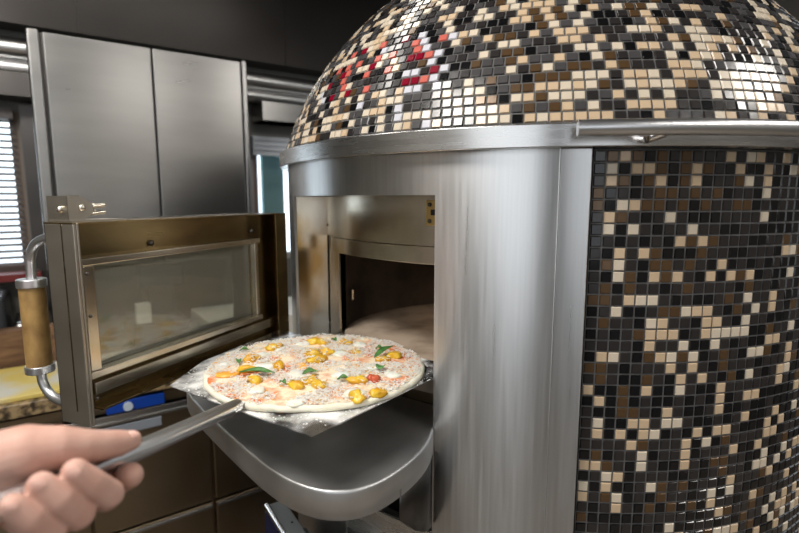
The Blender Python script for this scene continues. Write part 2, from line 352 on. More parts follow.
# dome cladding
RB, H = .59, .43; rho = (RB * RB + H * H) / (2 * H); zc = .093 + H - rho; ph0 = math.asin((.093 - zc) / rho)
A = parse(DB); G = parse(DG); Rr = parse(DR); Dd = parse(DD); Wh = parse(DW)
mb = MB(); N = 96; M = 24; vs = []; fs = []
for q in range(M + 1):
    ph = ph0 + (pi / 2 - ph0) * q / M
    for k in range(N): vs.append((C[0] + rho * cos(ph) * cos(2 * pi * k / N), C[1] + rho * cos(ph) * sin(2 * pi * k / N), E + zc + rho * sin(ph)))
for q in range(M):
    for k in range(N): fs.append((q * N + k, q * N + (k + 1) % N, (q + 1) * N + (k + 1) % N, (q + 1) * N + k))
mb.add(vs, fs, 0, True)
j = 0
while True:
    ph = ph0 + (.003 + (j + .5) * .0147) / rho
    if ph > pi / 2 - .02: break
    n_ = int(round(2 * pi * rho * cos(ph) / P))
    for i in range(n_):
        a = 2 * pi * (i + .5 + (.5 if j % 2 else 0)) / n_; x = RND.random()
        ad = math.degrees(a) % 360
        if (i, j) in A: k = 4 if RND.random() < .55 else 5
        elif (i, j) in G: k = 3
        elif (i, j) in Rr: k = 6
        elif (i, j) in Dd: k = 7
        elif (i, j) in Wh: k = 8
        elif j < 19 and 262 < ad < 292 : k = 3 if x < .05 else 1 if x < .3 else 2 if x < .75 else 9
        elif ad < 262 and j < 12 and ad > 225: k = 8 if x < .07 and ad < 244 else 5 if x < .16 else 3 if x < .19 else 1 if x < .36 else 2 if x < .6 else 9  # silvery glare on this side put in as pearl and grey tiles
        else: k = 5 if x < .15 else 4 if x < .25 else 3 if x < .35 else 1 if x < .53 else 2 if x < .8 else 9
        n = Vector((cos(ph) * cos(a), cos(ph) * sin(a), sin(ph))); u = Vector((-sin(a), cos(a), 0)); v = n.cross(u)
        tile(mb, Vector((C[0], C[1], E + zc)) + n * rho, u, v, n, P * .87, .0147 * .86, k)
    j += 1
mb.build('dome_mosaic', TM, oven, label='mosaic-tiled dome with a patch of coral red tiles at its left')
# trim ring, steel front
mb = MB().arc(.565, .602, 0, 360, .064, .0935); mb.build('trim_ring', steelh, oven, .0015)
OT, OB = .0045, -.515; AL, AR, AE = 202.9, 241.58, 258.0
mb = MB()
mb.arc(.580, .585, 190, AE, OT, .0638); mb.arc(.580, .585, AR, AE, -1.40, OT)
mb.arc(.580, .585, 190, AL, -1.40, OT); mb.arc(.580, .585, AL, AR, -1.40, OB)
mb.arc(.566, .582, AL - .5, AR + .5, OB - .012, OB - .004)
fp = mb.build('front_panel', steel, oven)
MB().arc(.572, .5895, AE, 261.8, -1.40, .0638, step=.5).build('cover_strip', steel, oven, .0015)
MB().arc(.545, .575, 190, 550, -1.45, -1.40).build('plinth', black, oven)
# rail with brackets
rl = MB().tube([OC(.632, 259.3 + 1.5 * i, .0828) for i in range(76)], .0098, 20).build('grab_rail', rail_m, oven)
for a in (266.5, 268.6, 300, 330, 358):
    MB().tube([OC(.600, a + (1.2 if a < 267.5 else -1.2 if a < 270 else 0), .0700), OC(.628, a, .0760)], .0045, 10).build('bracket', chrome, oven)
# jamb, lintel, chamber
io = Vector((.765, .644, 0)); ch = Vector((-.644, .765, 0))
JP = Vector((-.210, 1.005, E))
MB().box(JP + Vector((0, 0, -.344)) + io * .002, io * .0757, ch * .004, (0, 0, .3475)).build('side_jamb', tint, oven, label='steel jamb with golden reflection and heat tint in its colour')
q0 = JP + io * .0785; q1 = OC(.507, 207.4, 0); d = q1 - q0; d.z = 0
MB().box(q0 + Vector((0, 0, -.344)) + d * .06, d * .9, d.normalized().cross(Vector((0, 0, 1))) * -.004, (0, 0, .3475)).build('jamb_strip', hood_steel, oven, .0006)
for z in (-.055, -.30): MB().ball(q0 + d * .0 + Vector((-.0005, -.0008, z)), .0028, n=6).build('screw', screw_m, oven)
rj = OC(.58, AR + .6, 0)
MB().box(Vector((rj.x, rj.y, E - .344)), io * .075, Vector((.644, -.765, 0)) * .004, (0, 0, .3475)).build('side_jamb', steel, oven)
MB().arc(.508, .512, 196.5, 247, -.0765, .012).build('lintel_panel', hood_steel, oven)
MB().arc(.505, .5165, 205.7, 246, -.106, -.0775).build('lintel_band', hood_steel, oven, .001)
MB().arc(.470, .582, 195, 250, OT + .001, .010).build('ceiling_plate', bronze, oven)
MB().arc(.500, .506, 197, 247, -.345, -.275).build('sill_front', brown_steel, oven)
MB().arc(.36, .507, 197, 247, -.277, -.2705).build('sill_edge', brown_steel, oven)
EC = (.30, 1.01); ea, eb = .412, .302
pts = [(EC[0] + ea * cos(rad(a)), EC[1] + eb * sin(rad(a))) for a in range(0, 360, 4)]
MB().prism(pts, -.31, -.270).build('baking_floor', stone, oven, label='scorched round stone floor')
mb = MB(); vs = []; fs = []; an = list(range(-30, 178, 3))
for a in an:
    for k, (rr, z) in enumerate(((1, -.272), (1.0, -.10), (.97, -.03), (.8, .04), (0, .06))):
        vs.append((EC[0] + ea * rr * cos(rad(a)), EC[1] + eb * rr * sin(rad(a)), E + z))
for i in range(len(an) - 1):
    for k in range(4): fs.append((i * 5 + k, i * 5 + k + 1, (i + 1) * 5 + k + 1, (i + 1) * 5 + k))
mb.add(vs, fs, 0, True); mb.build('chamber_lining', fire, oven)
a_ = rad(186); pc = Vector((EC[0] + ea * .985 * cos(rad(172)), EC[1] + eb * .985 * sin(rad(172)), E - .215))
MB().box(pc, (.001, .016, 0), (.004, 0, 0), (0, 0, .022)).build('probe_plate', hood_steel, oven, .0008)
# latch keeper inside the opening on the right
lk_ = MB(); kp = OC(.5122, 237.4, -.043); kn = Vector((cos(rad(237.4)), sin(rad(237.4)), 0)); ku = Vector((-kn.y, kn.x, 0))
keep = MB().box(kp - ku * .011, ku * .034, kn * .003, (0, 0, .040)).build('latch_keeper', brass, oven, .0006, 'small brass latch plate')
MB().box(kp + ku * .001 + kn * .003 + Vector((0, 0, .0165)), ku * .022, kn * .006, (0, 0, .009)).build('keeper_slot', black, keep)
for z in (.007, .033):
    MB().ball(kp - ku * .004 + kn * .0035 + Vector((0, 0, z)), .0036, n=8).build('screw', screw_m, keep)
# landing shelf
O2 = Vector((.055, .716)); c2 = Vector((-.644, .765)); n2 = Vector((-.765, -.644))
half = [(.004, .004), (-.022, .040), (-.040, .078), (-.0505, .114), (-.0560, .150), (-.0525, .180), (-.0420, .200), (-.0250, .2165), (.000, .229), (.030, .237), (.070, .2415), (.120, .2435), (.2135, .244)]
def cr(P_, n=5):
    o = []
    for i in range(len(P_) - 1):
        p0 = Vector(P_[max(i - 1, 0)]); p1 = Vector(P_[i]); p2 = Vector(P_[i + 1]); p3 = Vector(P_[min(i + 2, len(P_) - 1)])
        for k in range(n):
            t = k / n
            o.append(.5 * ((2 * p1) + (-p0 + p2) * t + (2 * p0 - 5 * p1 + 4 * p2 - p3) * t * t + (-p0 + 3 * p1 - 3 * p2 + p3) * t ** 3))
    o.append(Vector(P_[-1])); return o
hs = cr(half); full = hs + [Vector((.427 - p.x, p.y)) for p in reversed(hs[:-1])]
def sp(p): q = O2 + c2 * p.x + n2 * p.y; return (q.x, q.y)
outl = [sp(p) for p in full]
inner = [(C[0] + .509 * cos(rad(a)), C[1] + .509 * sin(rad(a))) for a in (206, 212, 218, 224, 230, 236, 242)]
outl += [sp(Vector((.420, -.004)))] + inner + [sp(Vector((.008, -.004)))]
sh = MB(); n = len(outl)
# plate with a turned-down rim
area2 = sum(outl[i][0] * outl[(i + 1) % n][1] - outl[(i + 1) % n][0] * outl[i][1] for i in range(n))
if area2 < 0: outl = outl[::-1]
sh.prism(outl, -.350, -.3445, 0, True)
rim = [sp(p) for p in full]
vs = []; fs = []
for p in full:
    for sc_, z in ((-.0012, -.3462), (.0008, -.3466), (.0018, -.3480), (.0022, -.3505), (.0022, -.384), (-.003, -.386)):
        ctr = Vector((.2135, .08)); dd = (p - ctr).normalized(); q = p + dd * sc_
        x, y = sp(q); vs.append((x, y, E + z + .0018))
for i in range(len(full) - 1):
    for k in range(5): fs.append((i * 6 + k, i * 6 + k + 1, (i + 1) * 6 + k + 1, (i + 1) * 6 + k))
sh.add(vs, fs, 0, True)
shelf = sh.build('landing_shelf', shelf_steel, oven, label='rounded steel landing shelf below the oven mouth')
# gusset plate under the shelf at the right and the dark cavity behind
gp = MB(); vs = []; fs = []
HP = [Vector(q) + Vector((-.0025, .001)) for q in half[:4]]; GP = []
for k in range(7): a_, f_ = divmod(k / 2, 1); a_ = int(a_); GP.append(sp(HP[a_].lerp(HP[min(a_ + 1, 3)], f_)))
for k, (x, y) in enumerate(GP): vs += [(x, y, E - .372), (x, y, E - .503 + .087 * k / 6 - .008 * sin(pi * k / 6))]
for k in range(6): fs.append((2 * k, 2 * k + 2, 2 * k + 3, 2 * k + 1))
gp.add(vs, fs, 0, True); g_ = gp.build('shelf_bracket', dark_steel, oven)
so = g_.modifiers.new('solid', 'SOLIDIFY'); so.thickness = .002
MB().arc(.495, .500, 195, 250, -.56, -.351).build('cavity_back', black, oven)  # cavity sheets coloured black to stand in for its shade
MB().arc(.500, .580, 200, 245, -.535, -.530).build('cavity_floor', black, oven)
# fold of the front sheet below the cavity
MB().arc(.583, .588, 224, AR - .2, -.60, -.5155, step=.5).build('lower_lip', steelh, oven, .0008)

lp = bpy.data.lights.new('chamber_fill', 'SPOT'); lp.energy = 1.1; lp.color = (1, .78, .56); lp.shadow_soft_size = .03; lp.spot_size = rad(125); lp.spot_blend = .6  # added fill light to brighten the chamber, no lamp is built here
lo_ = bpy.data.objects.new('chamber_fill', lp); SC.collection.objects.link(lo_); lo_.location = (.30, 1.02, E + .03); 
# ---- the open door (part of the oven)
DA = Vector((-.236, 1.044, E)); DB_ = Vector((-.402, .618, E)); du = (DB_ - DA).normalized(); L = (DB_ - DA).length
dn = Vector((du.y, -du.x, 0)); dn = dn if dn.x < 0 else -dn            # away from the camera side
Z = Vector((0, 0, 1))
def D(s, k, z): return DA + du * s + dn * k + Z * z
def dbox(mb, s0, s1, k0, k1, z0, z1): return mb.box(D(s0, k0, z0), du * (s1 - s0), dn * (k1 - k0), Z * (z1 - z0))
def SS(v): return (Vector((v[0], v[1], E)) - DA).dot(du)
g0, g1, gt, gb = SS((-.271, .956)), SS((-.392, .644)), -.086, -.226
dm = MB()
dbox(dm, 0, L, .020, .024, -.278, gb); dbox(dm, 0, L, .020, .024, gt, -.032)           # inner sheet, bottom and top
dbox(dm, 0, g0, .020, .024, gb, gt); dbox(dm, g1, L, .020, .024, gb, gt)
dbox(dm, 0, L, 0, .053, -.032, -.030)                                        # top plate
dbox(dm, 0, .004, 0, .053, -.296, -.032)
dbox(dm, .004, .036, -.0005, .003, -.278, -.032)
dbox(dm, .004, L - .02, 0, .022, -.281, -.278)
ep = MB(); dbox(ep, L - .004, L, 0, .053, -.296, -.032); dbox(ep, L - .007, L - .004, -.0008, .003, -.296, -.030)
door = dm.build('door', bronze, oven, .0006, label='open oven door of heat-tinted steel with a window and a wooden grip')
ep.build('end_panel', taupe, door, .0012, 'duller grey end face')
# curved outer skin, with the window cut out
sk = MB()
def skin(s, z, off=0):
    x = s - L / 2; k = .053 + (sqrt(.585 ** 2 - x * x) - sqrt(.585 ** 2 - (L / 2) ** 2)) * .75 + off
    return D(s, k, z)
def patch(s0, s1, z0, z1, n=10):
    vs = []; fs = []
    for i in range(n + 1):
        s = s0 + (s1 - s0) * i / n; vs += [skin(s, z0), skin(s, z1), skin(s, z0, -.003), skin(s, z1, -.003)]
    for i in range(n):
        a = 4 * i; fs += [(a, a + 1, a + 5, a + 4), (a + 2, a + 6, a + 7, a + 3), (a, a + 4, a + 6, a + 2), (a + 1, a + 3, a + 7, a + 5)]
    sk.add(vs, fs, 0, True)
patch(0, L, -.296, gb - .012, 20); patch(0, L, gt + .012, -.030, 20); patch(0, g0 - .01, gb - .012, gt + .012, 4); patch(g1 + .01, L, gb - .012, gt + .012, 4)
sk.build('outer_skin', steel, door)
tp = MB(); vs = []; fs = []
for i in range(21):
    s = L * i / 20; vs += [D(s, .05, -.031), skin(s, -.031, -.002)]
for i in range(20): fs.append((2 * i, 2 * i + 1, 2 * i + 3, 2 * i + 2))
tp.add(vs, fs); tp.build('top_plate', steel, door); tp = MB(); tp.add([(v[0], v[1], v[2] - .245) for v in vs], fs); tp.build('bottom_plate', steel, door)
# window frame: bevelled bars round the pane
wf = MB()
def bar(s0, s1, z0, z1, k0, k1):   # sloping bar, front edge k0
    dbox(wf, s0, s1, k0, k1, z0, z1)
dbox(wf, g0 - .012, g1 + .018, .004, .020, gt, gt + .010)
dbox(wf, g0 - .012, g1 + .018, .004, .020, gb - .010, gb)
dbox(wf, g0 - .010, g0, .008, .020, gb, gt); dbox(wf, g1, g1 + .016, .006, .020, gb, gt)
dbox(wf, .036, L - .02, .012, .020, -.262, -.244)
wf.build('window_frame', hood_steel, door, .0015)
gm = bpy.data.materials.new('door_glass'); gm.use_nodes = True; nt = gm.node_tree; nt.nodes.clear()
o_ = nt.nodes.new('ShaderNodeOutputMaterial'); tr = nt.nodes.new('ShaderNodeBsdfTransparent'); gl = nt.nodes.new('ShaderNodeBsdfGlossy'); df = nt.nodes.new('ShaderNodeBsdfDiffuse')
tr.inputs[0].default_value = (.88, .90, .84, 1); gl.inputs['Roughness'].default_value = .06; df.inputs[0].default_value = (.55, .54, .46, 1)
m1 = nt.nodes.new('ShaderNodeMixShader'); m2 = nt.nodes.new('ShaderNodeMixShader'); m1.inputs[0].default_value = .14; m2.inputs[0].default_value = .24
nt.links.new(tr.outputs[0], m1.inputs[1]); nt.links.new(gl.outputs[0], m1.inputs[2]); nt.links.new(m1.outputs[0], m2.inputs[1]); nt.links.new(df.outputs[0], m2.inputs[2]); nt.links.new(m2.outputs[0], o_.inputs[0])
gp = MB(); dbox(gp, g0 - .004, g1 + .004, .0215, .0245, gb - .004, gt + .004); gp.build('glass', gm, door, label='slightly cloudy window pane')
def screws(L_, r=.0038):
    for s, z, k in L_:
        MB().ball(D(s, k, z), r, n=8).build('screw', screw_m, door)
screws([(SS((-.355, .74)), -.066, .018), (SS((-.27, .96)), -.062, .019)], .0045)
screws([(g0 - .024, -.100, .020), (g0 - .024, -.200, .020), (L - .012, -.150, -.001), (L - .012, -.26, -.001), (L - .012, -.095, -.001)], .0025)
# latch on top
lt = MB(); s_l = L - .004
dbox(lt, s_l - .075, s_l + .002, .004, .048, -.030, -.0275)
dbox(lt, s_l - .003, s_l, .012, .050, -.0275, .003)
for k0 in (.012, .038):
    pr_ = [(0, -.0275), (0, .002), (-.016, .002), (-.034, -.008), (-.034, -.018), (-.022, -.0275)]
    fr = [D(s_l + s, k0, z) for s, z in pr_]; bk = [D(s_l + s, k0 + .0025, z) for s, z in pr_]
    lt.add(fr + bk, [tuple(range(6)), tuple(reversed(range(6, 12)))] + [(i, i + 6, (i + 1) % 6 + 6, (i + 1) % 6) for i in range(6)])
lt.box(D(s_l - .016, .012, .002), dn * .0285, -du * .016 + Z * -.009, Z * .0015)
latch = lt.build('latch', taupe, door, .0008, 'pitted steel latch')
for k in (.016, .034):
    for z in (-.011, -.020): MB().tube([D(s_l - .03, k, z), D(s_l - .050, k - .004, z + .002)], .0028, 10).build('latch_pin', hood_steel, door)
for k, z in ((.024, -.014), (.012, -.012)): MB().ball(D(s_l + (.001 if k > .02 else -.018), k, z), .0048, n=8).build('bolt', hood_steel, door)
# hinges
for z in (-.085, -.165, -.245):
    MB().tube([D(-.012, .018, z), D(-.012, .018, z + .038)], .0055, 12).build('hinge', steel, door)
    hb = MB(); dbox(hb, -.008, .002, .012, .024, z + .006, z + .030); hb.build('hinge_leaf', hood_steel, door)
# handle
sg = SS((-.405, .618)) - .020
pt = lambda k, z: D(sg, k, z)
hp = [pt(.052, -.052), pt(.070, -.052), pt(.086, -.054), pt(.099, -.059), pt(.109, -.068), pt(.115, -.080), pt(.1165, -.092), pt(.118, -.12)]
hp2 = [pt(.118, -.22), pt(.1165, -.248), pt(.115, -.256), pt(.109, -.266), pt(.099, -.274), pt(.086, -.2785), pt(.070, -.280), pt(.052, -.280)]
def sm(pts, n=4): 
    out = []
    for i in range(len(pts) - 1):
        p0, p1, p2, p3 = pts[max(i - 1, 0)], pts[i], pts[i + 1], pts[min(i + 2, len(pts) - 1)]
        for k in range(n):
            t = k / n; out.append(.5 * ((2 * p1) + (-p0 + p2) * t + (2 * p0 - 5 * p1 + 4 * p2 - p3) * t * t + (-p0 + 3 * p1 - 3 * p2 + p3) * t ** 3))
    return out + [pts[-1]]
MB().tube(sm(hp), .0062, 16).build('handle_arm', rail_m, door); MB().tube(sm(hp2), .0062, 16).build('handle_arm', rail_m, door)
MB().tube([pt(.118, -.120), pt(.118, -.232)], .0158, 28).build('grip', wood, door, label='worn wooden grip')
for a, b in ((-.121, -.109), (-.242, -.231)):
    MB().tube([pt(.118, a), pt(.118, b)], .0180, 28).build('grip_collar', rail_m, door, .0015)

# ------------------------------------------------------------------ peel
TUB = [(-.2022, .6047, -.2645), (-.2372, .4400, -.2297), (-.2561, .3526, -.2121), (-.2621, .3213, -.2051)]
pd = (Vector(TUB[3]) - Vector(TUB[1])).normalized()
peel = thing('pizza_peel', 'flat steel pizza peel with a tubular handle, held under the pizza', 'peel', (-.11, .72, E - .265))
BP = [(-.327, .684), (-.098, .530), (.048, .712), (.086, .768), (.004, .834), (-.245, .985), (-.322, .790)]
blade_m = noisy(mat('peel_steel', (.5, .5, .52), .25, 1), (.46, .48, .52), (.62, .63, .65), 20, 4, rough=(.14, .3))
bb = blade_m.node_tree.nodes['Principled BSDF']; src = bb.inputs['Base Color'].links[0].from_socket
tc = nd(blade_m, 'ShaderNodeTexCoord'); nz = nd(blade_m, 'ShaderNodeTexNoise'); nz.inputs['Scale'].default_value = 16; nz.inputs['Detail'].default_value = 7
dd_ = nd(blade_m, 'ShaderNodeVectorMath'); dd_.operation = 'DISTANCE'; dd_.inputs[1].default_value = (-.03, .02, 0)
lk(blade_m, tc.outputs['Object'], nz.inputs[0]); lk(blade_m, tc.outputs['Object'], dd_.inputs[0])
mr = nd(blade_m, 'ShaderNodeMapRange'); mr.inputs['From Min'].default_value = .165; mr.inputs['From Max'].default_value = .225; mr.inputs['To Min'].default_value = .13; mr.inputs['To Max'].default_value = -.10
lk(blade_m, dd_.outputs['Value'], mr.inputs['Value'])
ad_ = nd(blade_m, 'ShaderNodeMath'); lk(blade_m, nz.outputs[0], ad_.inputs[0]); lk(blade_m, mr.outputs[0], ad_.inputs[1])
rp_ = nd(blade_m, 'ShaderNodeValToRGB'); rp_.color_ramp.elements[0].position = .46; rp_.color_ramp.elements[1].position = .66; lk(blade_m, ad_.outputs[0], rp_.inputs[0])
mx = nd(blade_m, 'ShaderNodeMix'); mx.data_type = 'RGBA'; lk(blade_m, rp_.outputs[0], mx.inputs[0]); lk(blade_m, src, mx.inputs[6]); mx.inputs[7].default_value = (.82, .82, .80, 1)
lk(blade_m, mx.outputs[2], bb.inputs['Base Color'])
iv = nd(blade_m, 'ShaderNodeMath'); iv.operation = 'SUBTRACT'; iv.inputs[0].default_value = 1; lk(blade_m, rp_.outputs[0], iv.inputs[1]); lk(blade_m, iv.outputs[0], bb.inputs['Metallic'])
pb = MB(); bp_ = BP
pb.prism(bp_, -.2655, -.2640)
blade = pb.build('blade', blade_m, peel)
tube = [Vector((-.2026, .6030, E - .2580)), Vector((-.2028, .6020, E - .2578)), Vector((-.2031, .6000, E - .2574)), Vector((-.2037, .5965, E - .2567))]
t1 = Vector(TUB[1]) + Vector((0, 0, E)); t2 = Vector(TUB[2]) + Vector((0, 0, E)); t3 = Vector(TUB[3]) + Vector((0, 0, E))
tube += [tube[-1].lerp(t1, .12), tube[-1].lerp(t1, .5), t1, t2, t3, t3 + (t3 - t2) * 2.2]
MB().tube(tube, [.0040, .0068, .0080, .0086, .0088, .0090, .0092, .0092, .0092, .0092], 24).build('handle', tube_m, peel)
flour = mat('flour', (.80, .80, .78), .9)
fm = MB(); rf = random.Random(3)
def inpoly(x, y, pl):
    c_ = False; n = len(pl)
    for i in range(n):
        x1, y1 = pl[i]; x2, y2 = pl[(i + 1) % n]
        if (y1 > y) != (y2 > y) and x < (x2 - x1) * (y - y1) / (y2 - y1) + x1: c_ = not c_
    return c_
cxp, cyp, rp = -.130, .751, .166
k = 0
while k < 420:
    x = rf.uniform(-.33, .09); y = rf.uniform(.53, .9)
    if not inpoly(x, y, BP): continue
    d = sqrt((x - cxp) ** 2 + (y - cyp) ** 2)
    if d < rp - .004: continue
    pr = math.exp(-(d - rp) / .012) + (.55 if noise.noise(Vector((x * 22, y * 22, 1))) > .22 and x < -.12 else .015)
    if rf.random() > pr: continue
    k += 1; r = rf.uniform(.0006, .0026); h = rf.uniform(.0002, .0006); a = rf.random() * 6
    vs = [(x + r * rf.uniform(.6, 1) * cos(a + q * pi / 3), y + r * rf.uniform(.6, 1) * sin(a + q * pi / 3), E - .2642) for q in range(6)] + [(x, y, E - .2640 + h)]
    fm.add(vs, [(q, (q + 1) % 6, 6) for q in range(6)], 0, True)
fl = fm.build('flour_dusting', flour, peel); fl['kind'] = 'stuff'
fb = MB(); 
for q in range(60):
    s = rf.uniform(-.02, .035); a = rf.uniform(.2, 2.4); c_ = Vector((-.2032, .594, E - .2502)) + Vector((.0, s, 0)) 
    fb.ball(c_ + Vector((cos(a) * .008, 0, (sin(a) - 1) * .006 - .001 - (s > .01) * .006)), rf.uniform(.001, .0028), (1, 1.3, .35), 5)
o_f = fb.build('flour_smear', flour, peel); o_f['kind'] = 'stuff'

# ------------------------------------------------------------------ pizza
pz = thing('pizza', 'raw round pizza topped with grated cheese, yellow tomatoes and basil, lying on the peel', 'pizza', (cxp, cyp, E - .264))
dough = noisy(mat('dough', (.82, .74, .58), .75, Subsurface_Weight=.1), (.80, .73, .57), (.88, .83, .70), 25, 4, bump=.15, dist=.001)
sauce = mat('sauce', (.6, .2, .05), .55)
noisy(sauce, (.68, .20, .06), (.88, .74, .54), 34, 5, (1, 1, 1), .36, .54, bump=.6, dist=.003)
def prad(a):
    return rp * (1 + .03 * noise.noise(Vector((cos(a) * 1.6, sin(a) * 1.6, 4))) + .02 * noise.noise(Vector((cos(a) * 5, sin(a) * 5, 9))))
def ph(x, y):
    return noise.noise(Vector((x * 38, y * 38, 2))) * .0016 + noise.noise(Vector((x * 95, y * 95, 5))) * .0009
def topz(x, y):
    return E - .2555 + ph(x, y)
mb = MB(); NA = 200; prof = [(.90, -.2640), (.972, -.2638), (.994, -.2624), (1.0, -.2602), (.996, -.2578), (.985, -.2558), (.968, -.2550), (.94, -.2562)]
vs = []; fs = []
for i in range(NA):
    a = 2 * pi * i / NA; r = prad(a)
    for rr, z in prof: vs.append((cxp + r * rr * cos(a), cyp + r * rr * sin(a), E + z + (0 if z < -.262 else .0022 * noise.noise(Vector((cos(a) * 14, sin(a) * 14, rr * 8))))))
np_ = len(prof)
for i in range(NA):
    for k in range(np_ - 1): fs.append((i * np_ + k, ((i + 1) % NA) * np_ + k, ((i + 1) % NA) * np_ + k + 1, i * np_ + k + 1))
mb.add(vs, fs, 0, True); mb.add([(cxp + prad(2 * pi * i / NA) * .9 * cos(2 * pi * i / NA), cyp + prad(2 * pi * i / NA) * .9 * sin(2 * pi * i / NA), E - .264) for i in range(NA)], [tuple(reversed(range(NA)))])
mb.build('crust', dough, pz)
mb = MB(); vs = []; fs = []; NR = 60
for q in range(NR + 1):
    for i in range(NA):
        a = 2 * pi * i / NA; r = prad(a) * .965 * q / NR; x = cxp + r * cos(a); y = cyp + r * sin(a)
        edge = max(0, (q / NR - .93) / .07)
        vs.append((x, y, topz(x, y) + edge * .0008))
for q in range(NR):
    for i in range(NA): fs.append((q * NA + i, (q + 1) * NA + i, (q + 1) * NA + (i + 1) % NA, q * NA + (i + 1) % NA))
mb.add(vs, fs, 0, True); mb.build('tomato_sauce', sauce, pz)
cheese = mat('cheese', (.90, .87, .81), .6, Subsurface_Weight=.15); cheese_o = mat('cheddar', (.85, .45, .08), .55)
TOM = [(-.212, .83), (-.233, .768), (-.184, .734), (-.251, .701), (-.204, .678), (-.226, .716), (-.142, .656), (-.125, .674), (-.109, .655), (-.135, .86), (-.145, .795), (-.125, .807), (-.151, .866), (-.129, .761), (-.096, .857), (-.072, .808), (-.026, .766), (-.008, .785), (-.059, .672), (-.029, .629), (-.055, .616)]
ch_m = MB(); co_m = MB(); rc = random.Random(11); k = 0
while k < 8500:
    a = rc.random() * 2 * pi; r = prad(a) * .975 * sqrt(rc.random()); x = cxp + r * cos(a); y = cyp + r * sin(a)
    dn_ = noise.noise(Vector((x * 24, y * 24, 7)))
    if rc.random() > .55 + dn_ * 1.6: continue
    k += 1; l = rc.uniform(.0018, .0060); w = rc.uniform(.0006, .0011); th = rc.random() * pi; tl = rc.uniform(-.35, .35)
    d = Vector((cos(th), sin(th), tl)).normalized(); s_ = d.cross(Z).normalized(); n = s_.cross(d)
    near = min((x - p[0]) ** 2 + (y - p[1]) ** 2 for p in TOM)
    if near < .00010 and rc.random() < .45: continue
    c_ = Vector((x, y, topz(x, y) + rc.uniform(.0004, .0026) + max(0, dn_) * .003 + (.0078 * max(0, 1 - near / .00016) ** .5)))
    b = c_ - d * l / 2 - s_ * w / 2
    (co_m if rc.random() < .05 else ch_m).box(b, d * l, s_ * w, n * w)
ch_m.build('grated_cheese', cheese, pz)['kind'] = 'stuff'
co_m.build('grated_cheddar', cheese_o, pz)['kind'] = 'stuff'
# melted-looking soft cheese dollops
soft = noisy(mat('soft_cheese', (.86, .84, .76), .5, Subsurface_Weight=.2), (.80, .74, .62), (.88, .86, .82), 60, 3, bump=.4, dist=.001)
def lump(name, c, rx, ry, rz, yaw, m, seed, amp=.18, parent=pz, tiltx=0, n=10):
    mb = MB(); vs = []; fs = []; Rm = Matrix.Rotation(yaw, 3, 'Z') @ Matrix.Rotation(tiltx, 3, 'X')
    for i in range(n + 1):
        for k in range(2 * n):
            t = pi * i / n; p = pi * k / n; v = Vector((sin(t) * cos(p), sin(t) * sin(p), cos(t)))
            f_ = 1 + amp * noise.noise(v * 1.7 + Vector((seed, 0, 0)))
            vs.append(Vector(c) + Rm @ Vector((v.x * rx * f_, v.y * ry * f_, v.z * rz * f_)))
    for i in range(n):
        for k in range(2 * n): fs.append((i * 2 * n + k, (i + 1) * 2 * n + k, (i + 1) * 2 * n + (k + 1) % (2 * n), i * 2 * n + (k + 1) % (2 * n)))
    mb.add(vs, fs, 0, True); return mb.build(name, m, parent)
for i, (x, y, r) in enumerate([(-.205, .735, .020), (-.225, .79, .015), (-.15, .70, .016), (-.085, .70, .015), (-.06, .63, .018), (-.10, .80, .015), (-.04, .73, .014), (-.17, .86, .014), (-.19, .64, .013), (-.01, .70, .012), (-.13, .60, .013), (-.27, .74, .011), (-.07, .855, .014), (-.205, .83, .012)]):
    lump('mozzarella_piece', (x, y, topz(x, y) + .0005), r, r * .8, .0042, i, soft, i * 3.1, .35)
ytom = noisy(mat('yellow_tomato', (.85, .5, .03), .3, Subsurface_Weight=.15), (.66, .33, .015), (.80, .52, .04), 60, 3)
otom = mat('orange_tomato', (.88, .40, .05), .35, Subsurface_Weight=.15); rtom = mat('red_tomato', (.55, .10, .04), .35, Subsurface_Weight=.1)
rt = random.Random(5)
for i, (x, y) in enumerate(TOM):
    yaw = rt.uniform(-1.2, 1.2); s = rt.uniform(.85, 1.15)
    if i == 3: lump('tomato_piece', (x, y, topz(x, y) + .001), .019, .012, .003, .2, otom, 3, .2); continue
    lump('tomato_piece', (x, y, topz(x, y) + .0024), .0150 * s, .0092 * s, .0068 * s, yaw, ytom, i * 1.7, .4, tiltx=rt.uniform(-.5, .5))
for x, y in ((-.040, .681), (-.034, .676)): lump('tomato_piece', (x, y, topz(x, y) + .003), .008, .0065, .0065, .4, rtom, x * 99, .2)
for x, y in ((-.146, .73), (-.128, .725), (-.15, .745)): lump('cheddar_slice', (x, y, topz(x, y) + .001), .012, .008, .0018, x * 50, cheese_o, x * 70, .4)
leaf_m = noisy(mat('basil', (.05, .18, .04), .4, Subsurface_Weight=.05), (.03, .12, .025), (.10, .28, .07), 60, 3)
def leaf(x, y, l, w, yaw, lift=.0045, tilt=0):
    mb = MB(); vs = []; fs = []; n = 12; m = 6
    for i in range(n + 1):
        t = i / n; ww = w * sin(pi * t) ** .75 * (1 - .25 * t) + .0002
        for j in range(m + 1):
            q = j / m * 2 - 1
            z = .0016 * sin(pi * t) + .003 * q * q * sin(pi * t) + .0006 * sin(9 * t + 3 * q)
            vs.append((x + (t - .5) * l * cos(yaw) - q * ww * sin(yaw), y + (t - .5) * l * sin(yaw) + q * ww * cos(yaw), topz(x, y) + lift + z + tilt * (t - .5) * l))
    for i in range(n):
        for j in range(m): a = i * (m + 1) + j; fs.append((a, a + m + 1, a + m + 2, a + 1))
    mb.add(vs, fs, 0, True); o = mb.build('basil_leaf', leaf_m, pz)
    s_ = o.modifiers.new('solid', 'SOLIDIFY'); s_.thickness = .0005
